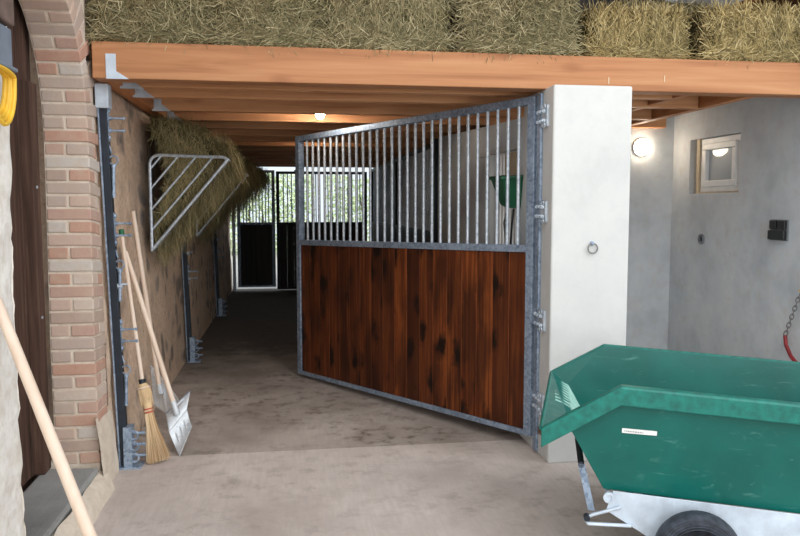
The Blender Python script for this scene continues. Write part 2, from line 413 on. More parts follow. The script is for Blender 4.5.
# wall mass above the arch
mb.bx(-1.6, -1.16, 3.0, 4.49, 2.98, 5.3)
def f(i, j):
    y = 4.26+.37*i; z = .0+j*.42
    return Vector((-1.048+noise.noise(Vector((y*8, z*8, 2)))*.010*(1-j)+(1-j)*.022-.018*j*j, y+(.06*(j) if i == 0 else 0), z))
mb.grid(f, 14, 16)
trim = struct('trim_1', mb, M['mortar'], 'lime mortar bed of the arched brick door surround')
mk('bricks', bb, M['brick'], trim, bev=.006)
# recessed dark door
b = B()
y = 3.0
while y < 4.38:
    w = R.uniform(.13, .17); b.bx(-1.42, -1.372+R.uniform(-.004, .004), y+.002, min(4.40, y+w-.004), .145, 2.78); y += w
d = struct('door_1', b, M['door'], 'dark weathered plank door set back in the brick arch', bev=.004)
b = B(); b.bx(-1.372, -1.318, 4.21, 4.325, .145, 2.25); b.bx(-1.372, -1.345, 3.0, 3.1, .145, 2.25); mk('door_frame', b, M['door'], d, bev=.004)
b = B()
for z in (.45, 1.0, 1.7): b.cyl((-1.318, 4.26, z), (-1.312, 4.26, z), .008, n=8)
mk('nail', b, M['galv'], d)
b = B(); b.bx(-1.72, -1.42, 2.9, 4.45, 0, 3.4); struct('wall_left_recess', b, M['door'])
# stone step
b = B()
b.hexa([(-1.36, 3.10, .0), (-1.12, 3.12, 0), (-1.09, 4.30, 0), (-1.36, 4.33, 0), (-1.36, 3.10, .142), (-1.075, 3.12, .142), (-1.055, 4.30, .142), (-1.36, 4.33, .142)])
o = mk('doorstep', b, M['step'], bev=.018); tag(o, 'worn grey stone doorstep at the foot of the brick jamb', 'step')
b = B()
def f(i, j):
    y = 3.10+i*1.24; z = j*.11
    return Vector((-1.035+.05*(1-j)+noise.noise(Vector((y*6, z*9, 1)))*.014+ (-.03 if j == 1 else 0), y, z))
b.grid(f, 40, 6); b.bx(-1.3, -1.08, 3.1, 4.3, 0, .1)
struct('baseboard_left', b, M['mortar'], 'rough plaster footing under the stone doorstep', smooth=True)

# right-hand room
b = B()
yw0, yw1, zw0, zw1 = 5.60, 6.36, 1.71, 2.19
for (a, c, d, e) in ((4.3, yw0, 0, 5.3), (yw1, 6.66, 0, 5.3), (yw0, yw1, 0, zw0), (yw0, yw1, zw1, 5.3)): b.bx(3.6, 3.9, a, c, d, e)
struct('wall_right', b, M['grey_conc'], 'mottled grey plaster wall with the small window')
b = B(); b.bx(1.9, 3.9, 6.66, 6.9, 0, 2.6); struct('wall_back', b, M['grey_conc'], 'grey plaster wall carrying the lit round lamp')
b = B(); b.bx(3.6, 3.9, 6.9, 15, 0, 5.3); struct('wall_right_stall', b, M['dark_conc'])
b = B(); b.bx(1.68, 3.9, 14.45, 14.7, 0, 2.6); struct('wall_end', b, M['dark_conc'])
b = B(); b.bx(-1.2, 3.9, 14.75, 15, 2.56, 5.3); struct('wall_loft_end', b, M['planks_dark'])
b = B(); b.bx(-1.13, 3.6, 6.9, 6.95, 2.53, 5.3); struct('wall_loft_dark_screen', b, M['planks_dark'], 'dark board screen added behind the hay bales to keep the loft dark')  # added screen, blacks out the loft behind the bales
# concrete wall beside the passage, with an opening behind the gate
b = B()
for (a, c, d, e0, e1) in ((4.95, 5.08, 0, 2.20, 2.205), (5.84, 7.92, 0, 2.235, 2.325), (5.08, 5.84, 2.02, 2.205, 2.235)):
    b.hexa([(1.6, a, d), (1.86, a, d), (1.86, c, d), (1.6, c, d), (1.6, a, e0), (1.86, a, e0), (1.86, c, e1), (1.6, c, e1)])
b.bx(1.6, 1.86, 5.08, 5.84, 0, 1.12)
struct('wall_passage', b, M['grey_conc'], 'grey concrete wall between passage and side room')
b = B(); b.bx(1.585, 1.87, 5.05, 6.15, 2.0, 2.035); b.bx(1.585, 1.87, 5.8, 5.845, 1.1, 2.0); o = struct('trim_2', b, M['white_conc'], 'pale lintel over the opening behind the gate')
# loft deck and roof
b = B(); xx = -1.12
while xx < 3.04:
    b.bx(xx, min(3.1, xx+.146), 4.648, 14.74, 2.503, 2.526); xx += .15
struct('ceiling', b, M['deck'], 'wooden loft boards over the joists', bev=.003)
b = B(); b.bx(3.1, 3.9, 4.5, 6.66, 2.95, 3.0); b.bx(-1.7, 4.2, 3.4, 15.0, 5.3, 5.4); struct('ceiling', b, M['deck'], 'boarded roof above the hay loft')

# window in the right wall
fy0, fy1 = 5.655, 6.245
def frame(b, y0, y1, z0, z1, t, xa, xb):
    for (a, c, d, e) in ((y0, y1, z0, z0+t), (y0, y1, z1-t, z1), (y0, y0+t, z0+t, z1-t), (y1-t, y1, z0+t, z1-t)): b.bx(xa, xb, a, c, d, e)
b = B(); frame(b, fy0, fy1, zw0+.01, zw1-.005, .06, 3.64, 3.70)
w = struct('window_1', b, M['white_plastic'], 'small white plastic window in the grey wall', bev=.006)
b = B(); frame(b, fy0+.045, fy1-.045, zw0+.055, zw1-.05, .055, 3.625, 3.69); mk('window_sash', b, M['white_plastic'], w, bev=.006)
b = B(); b.bx(3.66, 3.67, fy0+.09, fy1-.09, zw0+.1, zw1-.095); mk('pane', b, M['glass'], w)
b = B(); b.bx(3.625, 3.74, 6.247, 6.29, zw0, zw1); b.bx(3.61, 3.74, yw0+.02, 6.247, zw0-.005, zw0+.009); mk('window_reveal_board', b, M['raw_wood'], w)
b = B(); b.bx(3.76, 3.80, yw0, yw1, zw0, zw1); mk('shutter_board', b, M['brown'], w)

# ------------------------------------------------------------------ pillar
b = B(); b.bx(1.585, 2.085, 4.365, 4.94, 0, 2.325)
p = mk('concrete_pillar', b, M['white_conc'], bev=.012, seg=3); tag(p, 'thick white rendered pillar holding up the front beam beside the gate', 'pillar')
b = B(); b.bx(1.58, 1.60, 4.36, 4.60, .145, .185); mk('stain_band', b, M['rust'], p)
# tether ring
t = root('tether_ring', (1.843, 4.365, 1.345), 'small iron tether ring on the white pillar', 'ring')
b = B(); b.cyl((1.843, 4.37, 1.372), (1.843, 4.342, 1.372), .007); b.lathe([(.014, 0), (.014, .003), (.008, .005)], (1.843, 4.365, 1.372), (0, -1, 0), 20); mk('eye_bolt', b, M['galv_dull'], t, smooth=True)
b = B(); b.tube([(1.843+.03*cos(a), 4.347, 1.342+.03*sin(a)) for a in [2*pi*k/24 for k in range(24)]], .0048, 8, True); mk('ring', b, M['chain'], t, smooth=True)

# ------------------------------------------------------------------ beams and joists
b = B(); b.bx(-1.075, 3.598, 4.505, 4.645, 2.318, 2.524)
o = mk('wooden_beam', b, M['timber_x'], bev=.006); tag(o, 'long orange larch front beam under the hay bales', 'beam')
b = B()
for (x, z) in ((1.99, 2.38), (2.36, 2.40)): b.bx(x-.003, x+.003, 4.502, 4.506, z-.022, z+.018)
mk('light_nail_mark', b, M['raw_wood'], o)
b = B(); b.bx(-1.08, -.985, 4.65, 14.6, 2.33, 2.42)
o = mk('ledger_beam', b, M['timber_y'], bev=.005); tag(o, 'narrow wall plate timber running along the stone wall under the joists', 'beam')
NTH = ['first', 'second', 'third', 'fourth', 'fifth', 'sixth', 'seventh', 'eighth', 'ninth', 'tenth', 'eleventh', 'twelfth', 'thirteenth', 'fourteenth', 'fifteenth']
jy = [4.86, 5.24, 5.96, 6.60, 7.25, 7.95, 8.60, 9.25, 9.95, 10.6, 11.3, 12.0, 12.7, 13.4, 14.1]
for i, y in enumerate(jy):
    r_ = root('ceiling_joist', (0, y, 2.32), f'orange larch ceiling joist, {NTH[i]} one behind the front beam', 'joist', 'ceiling joists over the passage')
    xe = [2.62, 3.03, 3.03, 3.5][min(i, 3)] if i < 4 else 3.55
    z0 = 2.322 if i else 2.33
    b = B(); b.bx(-1.0, xe-.01, y, y+.085, max(z0, 2.322), 2.501)
    mk('timber', b, M['timber_joist_lit'], r_, bev=.005)
    if i < 7:
        b = B(); b.prism([(-1.0, y-.003, 2.322+.2), (-.93, y-.003, 2.322+.2), (-.93, y-.003, 2.37), (-.86, y-.003, 2.316), (-.93, y-.003, 2.316), (-1.0, y-.003, 2.316)], (0, 0, 0), (0, .004, 0))
        mk('joist_hanger', b, M['galv_plate'], r_)['label'] = 'pale galvanised joist hanger'
# hanger on the beam itself
b = B(); b.prism([(-1.0, 4.501, 2.455), (-.945, 4.501, 2.455), (-.945, 4.501, 2.36), (-.875, 4.501, 2.316), (-1.0, 4.501, 2.316)], (0, 0, 0), (0, .006, 0))
o = mk('beam_hanger', b, M['galv_plate']); tag(o, 'galvanised angle plate on the left end of the front beam', 'bracket')
# trimmers at the right room
b = B(); b.bx(2.62, 2.68, 4.65, 6.6, 2.335, 2.50); o = mk('trimmer_joist', b, M['timber_y'], bev=.004); tag(o, 'thin trimmer timber running inward right of the pillar, nearer to the pillar', 'joist')
b = B(); b.bx(3.03, 3.10, 4.65, 6.65, 2.322, 2.501); o = mk('trimmer_joist', b, M['timber_y'], bev=.004); tag(o, 'reddish trimmer timber closing the loft edge nearest the window', 'joist')
b = B(); b.bx(2.95, 3.028, 6.5, 6.662, 2.24, 2.325); o = mk('timber_corbel', b, M['timber_x'], bev=.004); tag(o, 'short orange timber block above the lit wall lamp', 'block')

# ------------------------------------------------------------------ hay
def strands(vs, fs, p, nrm, L, w, lie=None, droop=.0, curl=.3):
    nrm = Vector(nrm).normalized(); a = Vector(lie) if lie else Vector((R.gauss(0, 1), R.gauss(0, 1), R.gauss(0, 1)))
    a = a+Vector((R.gauss(0, .5), R.gauss(0, .5), R.gauss(0, .5)))
    a = (a-nrm*a.dot(nrm)*.75).normalized(); side = a.cross(nrm)
    if side.length < .05: side = a.orthogonal()
    side.normalize(); side = (side+nrm*R.uniform(-.7, .7)).normalized()
    bend = (nrm*R.uniform(-.1, .5)+side*R.gauss(0, .6))*curl; b0 = len(vs); K = 4
    for k in range(K):
        t = k/(K-1)-.5
        q = p+a*L*t+bend*L*(t*t-.05)+Vector((0, 0, -droop*L*(t+.5)**2))
        ww = w*(1 if 0 < k < K-1 else .55)
        vs.append(q+side*ww); vs.append(q-side*ww)
    for k in range(K-1): fs.append((b0+2*k, b0+2*k+1, b0+2*k+3, b0+2*k+2))
def bale(name, x0, x1, y0, y1, z0, z1, label, mat, n=5200, vert=.8, seed=1):
    R.seed(seed)
    r_ = root(name, ((x0+x1)/2, (y0+y1)/2, z0), label, 'hay bale', 'hay bales on the loft edge')
    b = B()
    bmesh.ops.create_cube(b.bm, size=1); bmesh.ops.subdivide_edges(b.bm, edges=b.bm.edges, cuts=18, use_grid_fill=True)
    lobes = max(2, int((x1-x0)/.13)); gro = .07 if vert > 1 else .03
    c = Vector(((x0+x1)/2, (y0+y1)/2, (z0+z1)/2)); d = Vector((x1-x0, y1-y0, z1-z0))
    for v in b.bm.verts:
        q = v.co.copy()
        m_ = max(abs(q.x), abs(q.y), abs(q.z)); k = 1-.10*(q.length/.866)**6
        w_ = Vector((q.x*d.x*k, q.y*d.y*k, q.z*d.z*(k if q.z > 0 else 1)))+c
        nn = noise.noise(w_*9+Vector((seed, 0, 0)))*.018+noise.noise(Vector((w_.x*26, w_.y*3, w_.z*3)))*.014
        w_ += Vector((q.x, q.y, max(q.z, 0)*.6)).normalized()*nn
        if q.y < -.3: w_.y += gro*(1-abs(sin((w_.x-x0)/(x1-x0)*pi*lobes)))**2
        v.co = w_
    mk('bale_core', b, M['core'], r_, smooth=True)
    vs, fs = [], []
    for i in range(n):
        t = R.random()
        if t < .62:   # front
            x = R.uniform(x0+.01, x1-.01); z = R.uniform(z0+.01, z1-.01); fl = abs(sin((x-x0)/(x1-x0)*pi*lobes))
            p = Vector((x, y0+.004+.8*gro*(1-fl)**2-R.random()*.016+.04*max(0, (abs(x-c.x)/(d.x/2))**8), z)); nr = (0, -1, .05); lie = (R.gauss(0, .45), 0, R.choice((-1, 1))*vert)
        elif t < .72: p = Vector((R.choice((x0+.012, x1-.012)), R.uniform(y0+.02, y0+.4), R.uniform(z0+.01, z1-.01))); nr = (1 if p.x > c.x else -1, -.3, 0); lie = (0, 0, vert)
        elif t < .92: p = Vector((R.uniform(x0, x1), R.uniform(y0, y0+.45), z1-.01+R.random()*.014)); nr = (0, 0, 1); lie = None
        else: p = Vector((R.uniform(x0+.01, x1-.01), y0-.006-R.random()*.01, z0+R.random()*.06+.012)); nr = (0, -1, .1); lie = (1, 0, .1)
        strands(vs, fs, p, nr, R.uniform(.06, .2), R.uniform(.001, .0029), lie, 0, .55)
    mkraw('hay_strands', vs, fs, [mat], r_)
    return r_
zb = 2.529
bale('hay_bale', -1.085, -.43, 4.535, 5.05, zb, 3.0, 'greyish hay bale at the left end of the loft, against the brick arch', M['hay'], 5200, .6, 11)
bale('hay_bale', -.42, .19, 4.53, 5.05, zb, 3.0, 'loose tangled hay bale above the left part of the beam, second from the brick arch', M['hay'], 5600, .3, 12)
bale('hay_bale', .20, .98, 4.53, 5.05, zb, 3.0, 'greenish grey hay bale over the gate, third from the brick arch', M['hay'], 6200, 1.0, 13)
bale('hay_bale', 1.04, 1.79, 4.53, 5.05, zb, 2.955, 'olive green hay bale above the white pillar', M['hay'], 6000, .4, 14)
bale('hay_bale', 1.90, 2.56, 4.60, 5.08, zb, 2.83, 'golden hay bale with clear upright flakes above the wall lamp', M['hay_gold'], 6000, 1.4, 15)
bale('hay_bale', 2.66, 3.42, 4.535, 5.05, zb, 2.86, 'golden hay bale at the right end of the beam, above the window', M['hay_gold'], 6000, .9, 16)
bale('hay_bale', 1.72, 2.32, 5.11, 5.6, zb, 2.88, 'shaded hay bale set back in the gap right of the olive bale', M['hay'], 2200, .8, 17)
bale('hay_bale', 2.36, 3.05, 5.16, 5.6, zb, 3.06, 'hay bale added behind the gap between the two golden bales to darken it', M['hay'], 2600, .8, 18)  # added bale, covers the lit wall so the gap stays dark
# wisps on the beam edge
R.seed(5); vs, fs = [], []
for i in range(420):
    x = R.uniform(-1.05, 3.3)
    if noise.noise(Vector((x*2.2, 0, 0))) > -.25: strands(vs, fs, Vector((x, R.uniform(4.5, 4.56), 2.529+R.random()*.012)), (0, 0, 1), R.uniform(.04, .16), R.uniform(.001, .0024), (1, 0, 0), 0, .4)
for i in range(26):
    strands(vs, fs, Vector((R.uniform(-.4, 3.2), 4.499, 2.53)), (0, -1, .0), R.uniform(.03, .07), .0011, (.3, 0, 1), 0, .5)
o = mkraw('loose_hay', vs, fs, [M['hay_gold']]); tag(o, 'wisps of loose hay lying along the top of the front beam', 'hay', kind='stuff')

# ------------------------------------------------------------------ hay racks
def rack(y0, label, hl, seed, lens, out=1.0):
    r_ = root('hay_rack', (-1.07, y0, 1.27), label, 'hay rack', 'hay racks on the stone wall')
    xw, xo, z0, z1 = -1.025, -.448, 1.265, 1.985
    y1 = y0+lens
    def end(y):
        b = B(); rc = .07
        path = [(xw, y, z0)] + [(xw, y, z1-rc)]+[(xw+rc-rc*cos(a), y, z1-rc+rc*sin(a)) for a in (pi/8, pi/4, 3*pi/8)]+[(xw+rc, y, z1), (xo-.03, y, z1-.012), (xo, y, z1-.03)]
        b.tube(path, .0125, 8); mk('end_frame', b, M['galv'], r_, smooth=True)
        dx, dz = xo-xw, z1-.03-z0
        b = B(); b.tube([(xw, y, z0), (xo, y, z1-.03)], .012, 8); mk('diagonal', b, M['galv'], r_, smooth=True)
        for k, t in enumerate((.155, .37, .60, .82)):
            xt = xw+dx*t; zt = z1-.006*t
            zb_ = zt-(xt-xw)*dz/dx
            b = B(); b.tube([(xw, y, zb_), (xt, y, zt)], .0085, 8); mk('end_bar', b, M['galv'], r_, smooth=True)
    end(y0); end(y1)
    b = B(); b.tube([(xo, y0, z1-.03), (xo, y1, z1-.03)], .0125); mk('front_rail', b, M['galv'], r_, smooth=True)
    b = B(); b.tube([(xw, y0, z0), (xw, y1, z0)], .0125); mk('bottom_rail', b, M['galv'], r_, smooth=True)
    k = 1; nb = int(lens/.14)
    while k < nb:
        y = y0+lens*k/nb; b = B(); b.tube([(xw, y, z0), (xo, y, z1-.03)], .0085, 8); mk('front_bar', b, M['galv'], r_, smooth=True); k += 1
    # the hay, heaped over and hanging through the bars
    R.seed(seed); vs, fs = [], []; cv, cf = [], []
    NU, NV = 22, 26
    def surf(u, v):       # u along y, v around the section, from the wall foot up the slope, over the heap, back to the wall
        y = y0+.02+u*(lens-.04)
        e = sin(pi*min(1, max(0, u)))**.35
        pts = [(xw+.0, z0+.05), (xw+.21, z0+.30), (xw+.42, z0+.54), (xo-.02, z1+.0), (xo-.08, z1+.09), (xw+.36, z1+.20), (xw+.18, z1+.27), (xw+.0, z1+.28)]
        t = v*(len(pts)-1); i = min(len(pts)-2, int(t)); t -= i
        x = pts[i][0]*(1-t)+pts[i+1][0]*t; z = pts[i][1]*(1-t)+pts[i+1][1]*t
        cx, cz = xw+.12, z1-.12
        sh = .82+.18*e
        nn = 1+.16*noise.noise(Vector((y*5, x*5, z*5+seed)))
        return Vector((max(xw-.005, cx+(x-cx)*sh*nn*(1+(out-1)*u)), y, cz+(z-cz)*sh*nn))
    b = B(); g = b.grid(surf, NU, NV)
    for cap in (0, NU):
        cc = b.bm.verts.new(Vector((xw+.17, y0+.02+(cap/NU)*(lens-.04), z1-.1)))
        for j in range(NV):
            b.bm.faces.new((cc, g[cap][j], g[cap][j+1]))
    vs0 = [v.co.copy() for v in b.bm.verts]
    b.bm.verts.index_update(); fs0 = [[v.index for v in fc.verts] for fc in b.bm.faces]; b.bm.free()
    idx = [0]*len(fs0); vs = vs0; fs = fs0
    def add(k, *a, **kw):
        n0 = len(fs); strands(vs, fs, *a, **kw); idx.extend([1]*(len(fs)-n0))
    for i in range(4600):
        u, v = R.random(), R.random(); p = surf(u, v); q = surf(u, min(1, v+.02)); tz = (q-p)
        nr = Vector((tz.z, 0, -tz.x)); nr = nr.normalized() if nr.length > 1e-6 else Vector((1, 0, 0))
        if nr.dot(p-Vector((xw+.12, p.y, z1-.12))) < 0: nr = -nr
        add(0, p+nr*R.uniform(0, .03), nr, R.uniform(.06, .2), R.uniform(.0011, .0024), (R.gauss(0, .3), R.gauss(0, .6), -1), droop=R.uniform(0, .5), curl=.6)
    for i in range(2600):     # near end
        v = R.random(); e = surf(0, v); c = Vector((xw+.17, y0+.02, z1-.1)); p = c.lerp(e, sqrt(R.random())); p.y += R.uniform(-.012, .03)
        add(0, p, (0.15, -1, 0), R.uniform(.06, .2), R.uniform(.001, .0024), (R.gauss(0, .4), 0, -1), droop=R.uniform(0, .4), curl=.6)
    for i in range(1500):     # tufts hanging from the slope
        u, v = R.random()**1.3, R.uniform(.0, .45); p = surf(u, v)+Vector((.03, 0, -.05))
        add(0, p, (.7, -.3, -.6), R.uniform(.12, .3), R.uniform(.001, .0022), (R.gauss(.05, .2), R.gauss(0, .2), -1), droop=.4, curl=.3)
    for i in range(900):      # rough overhanging crest at the rail
        u = R.random(); p = surf(u, R.uniform(.4, .62))+Vector((R.uniform(.0, .1), 0, R.uniform(-.05, .04)))
        add(0, p, (1, 0, .4), R.uniform(.1, .26), R.uniform(.001, .0022), (.7, R.gauss(0, .4), -.5), droop=.6, curl=.5)
    o = mkraw('hay_pile', vs, fs, [M['core'], M['hay_dark']], None, idx); tag(o, hl, 'hay', kind='stuff')
rack(5.95, 'nearer galvanised wall rack with slanting bars, in front of the other rack', 'heap of hay spilling out of the nearer wall rack', 21, 1.0, 1.06)
rack(8.84, 'farther galvanised wall rack, in shade behind the nearer rack', 'dark heap of hay in the farther wall rack', 22, 1.7, 1.5)

# ------------------------------------------------------------------ barred gates and stall panels
def panel(name, label, cat, group, p0, p1, z0, zm, zt, nb, npl, sag=0.0, fr=.06, mfr=None, mbar=None, mpl=None, gap=.0003, hinge=False, bar_r=.0115, latch=True):
    p0 = Vector(p0); p1 = Vector(p1); d = p1-p0; L = d.length; rz = math.atan2(d.y, d.x)
    mfr = mfr or M['galv_dull']; mbar = mbar or M['galv']; mpl = mpl or M['planks']
    r_ = root(name, (p0.x, p0.y, 0), label, cat, group, rz); W = WM[r_.name]
    def put(nm, fn, mat, **k):
        b = B(); fn(b)
        for v in b.bm.verts: v.co = W @ Vector((v.co.x, v.co.y, v.co.z-sag*v.co.x/L))
        return mk(nm, b, mat, r_, **k)
    h = fr/2
    put('stile', lambda b: b.bx(0, fr, -h, h, z0, zt), mfr, bev=.004)
    put('stile', lambda b: b.bx(L-fr, L, -h, h, z0, zt), mfr, bev=.004)
    put('top_rail', lambda b: b.bx(fr, L-fr, -h, h, zt-fr*.8, zt), mfr, bev=.004)
    put('middle_rail', lambda b: b.bx(fr, L-fr, -h, h, zm-fr*.4, zm+fr*.4), mfr, bev=.004)
    put('bottom_rail', lambda b: b.bx(fr, L-fr, -h, h, z0, z0+fr*.6), mfr, bev=.004)
    for k in range(nb):
        x = fr+(L-2*fr)*(k+1)/(nb+1)
        put('bar', lambda b: b.cyl((x, 0, zm+fr*.3), (x, 0, zt-fr*.5), bar_r, n=10), mbar, smooth=True)
    def pl(b):
        w = (L-2*fr)/npl
        for k in range(npl): b.bx(fr+w*k+gap, fr+w*(k+1)-gap, -.018, .018, z0+fr*.6, zm-fr*.4)
    put('plank_panel', pl, mpl, bev=.003)
    if gap > .001: put('tongue_board', lambda b: b.bx(fr, L-fr, -.013, .013, z0+fr*.6, zm-fr*.4), M['seam'])
    if latch:
        def lt(b):
            b.bx(L, L+.012, -.02, .02, zt-.36, zt-.26); b.cyl((L, 0, zt-.31), (L+.05, 0, zt-.31), .012); b.cyl((L+.03, 0, zt-.35), (L+.03, 0, zt-.27), .008)
        put('latch', lt, mfr, smooth=True)
        for z in (z0+.35, zm-.25):
            def lt2(b): b.bx(L, L+.012, -.02, .02, z-.04, z+.04); b.cyl((L, 0, z), (L+.04, 0, z), .01)
            put('keeper', lt2, mfr, smooth=True)
    return r_, put, L, W
gate, put, GL, GW = panel('stall_gate', 'half-open stable gate with galvanised bars above dark stained planks', 'gate', None,
    (1.585, 4.655), (.105, 7.04), .088, 1.325, 2.297, 28, 18, .062, gap=.0027)
def hinge_fn(z):
    def fn(b):
        b.bx(-.008, 0, -.02, .02, z-.05, z+.05); b.cyl((-.02, 0, z-.03), (-.02, 0, z+.03), .010)
        b.cyl((-.02, 0, z-.02), (.0, 0, z-.02), .007)
    return fn
for z in (2.15, 1.565, .885, .35): put('hinge', hinge_fn(z), M['galv_dull'], smooth=True)
# galvanised hinge post on the pillar, with threaded eye bolts
hp = root('hinge_post', (1.575, 4.58, 0), 'galvanised flat post with threaded hinge bolts on the pillar side', 'post')
b = B(); b.bx(1.567, 1.584, 4.545, 4.615, .02, 2.30); mk('post_bar', b, M['galv_dull'], hp, bev=.003)
for z in (2.15, 1.565, .885, .35):
    b = B(); b.bx(1.57, 1.584, 4.44, 4.535, z-.065, z+.065)
    for dz in (-.03, .03):
        b.cyl((1.56, 4.45, z+dz), (1.56, 4.60, z+dz), .006, n=8)
        for yy in (4.47, 4.52, 4.57): b.cyl((1.56, yy-.006, z+dz), (1.56, yy+.006, z+dz), .013, n=6)
    for dz in (-.055, .055):
        b.tube([(1.562, 4.47+.022*cos(a), z+dz+.016*sin(a)) for a in [2*pi*k/14 for k in range(14)]], .005, 6, True)
    mk('hinge_bolt', b, M['galv'], hp, smooth=True)

# far end gates
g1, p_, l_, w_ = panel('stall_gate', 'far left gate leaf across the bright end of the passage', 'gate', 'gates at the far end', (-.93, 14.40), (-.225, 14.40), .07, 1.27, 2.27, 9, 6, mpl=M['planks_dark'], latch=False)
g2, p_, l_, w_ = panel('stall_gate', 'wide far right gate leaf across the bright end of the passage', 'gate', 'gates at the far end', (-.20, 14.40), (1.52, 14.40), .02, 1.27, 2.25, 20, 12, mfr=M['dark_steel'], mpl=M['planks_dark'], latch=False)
# stall fronts along the passage beyond the gate
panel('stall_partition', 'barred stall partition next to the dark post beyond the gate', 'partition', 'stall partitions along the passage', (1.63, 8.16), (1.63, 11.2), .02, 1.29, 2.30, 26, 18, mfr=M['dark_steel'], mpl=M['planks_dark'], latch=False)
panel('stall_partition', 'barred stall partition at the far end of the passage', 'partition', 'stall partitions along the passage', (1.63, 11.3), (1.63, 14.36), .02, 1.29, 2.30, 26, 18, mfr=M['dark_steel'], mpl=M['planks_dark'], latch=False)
b = B(); b.bx(1.58, 1.68, 8.0, 8.14, 0, 2.32); o = mk('partition_post', b, M['dark_steel'], bev=.005); tag(o, 'dark square steel post at the end of the concrete passage wall', 'post')
b = B(); b.bx(1.60, 1.66, 11.215, 11.285, 0, 2.32); o = mk('partition_post', b, M['dark_steel'], bev=.005); tag(o, 'dark slim steel post midway along the stall partitions', 'post')
# divider grille deeper in the stalls
panel('stall_partition', 'barred divider between the two stalls, seen through the gate bars', 'partition', None, (1.75, 11.25), (3.55, 11.25), .02, 1.29, 2.2, 15, 11, mfr=M['dark_steel'], mpl=M['planks_dark'], latch=False)

# opening behind the gate: white bars, board, green trough and strap
gr = root('window_grille', (1.80, 5.1, 1.12), 'white upright bars in the opening behind the green feed trough', 'grille')
for k in range(9):
    y = 5.79-.082*k
    b = B(); b.bx(1.64, 1.665, y-.018, y+.018, 1.12, 2.0); mk('bar', b, M['white_plastic'], gr, bev=.003)
b = B(); b.bx(1.635, 1.67, 5.08, 5.84, 1.12, 1.29); mk('bottom_rail', b, M['dark_steel'], gr)
b = B(); b.bx(1.605, 1.625, 5.10, 5.44, 1.82, 1.985); o = mk('wooden_board', b, M['raw_wood']); tag(o, 'small bare wooden board above the green feed trough', 'board')
tr = root('feed_trough', (1.56, 5.2, 1.6), 'small green plastic feed trough hung on the passage wall behind the gate', 'feed trough')
b = B()
def tro(prof, w0, w1):
    pass
top = [(1.595, 5.36, 1.815), (1.455, 5.30, 1.80), (1.455, 4.985, 1.79), (1.595, 4.965, 1.80)]
bot = [(1.595, 5.20, 1.61), (1.50, 5.18, 1.61), (1.50, 5.03, 1.585), (1.595, 5.02, 1.585)]
vt = [b.bm.verts.new(q) for q in top]; vb = [b.bm.verts.new(q) for q in bot]
for i in range(4): b.bm.faces.new((vt[i], vt[(i+1) % 4], vb[(i+1) % 4], vb[i]))
b.bm.faces.new(vb)
mk('bowl', b, M['green_tip'], tr, solid=.008, bev=.01)
b = B(); b.tube([(1.597, 5.37, 1.815), (1.447, 5.31, 1.80), (1.452, 4.98, 1.79), (1.597, 4.96, 1.80)], .012, 8); mk('rim', b, M['green_tip'], tr, smooth=True)
b = B(); b.tube([(1.56, 5.19, 1.605), (1.54, 5.22, 1.48), (1.54, 5.16, 1.34), (1.54, 5.10, 1.25), (1.545, 5.08, 1.30), (1.55, 5.07, 1.45), (1.56, 5.06, 1.583)], .008, 8)
o = mk('hanging_strap', b, M['black_plastic'], smooth=True); tag(o, 'dark looped strap hanging below the green feed trough', 'strap')

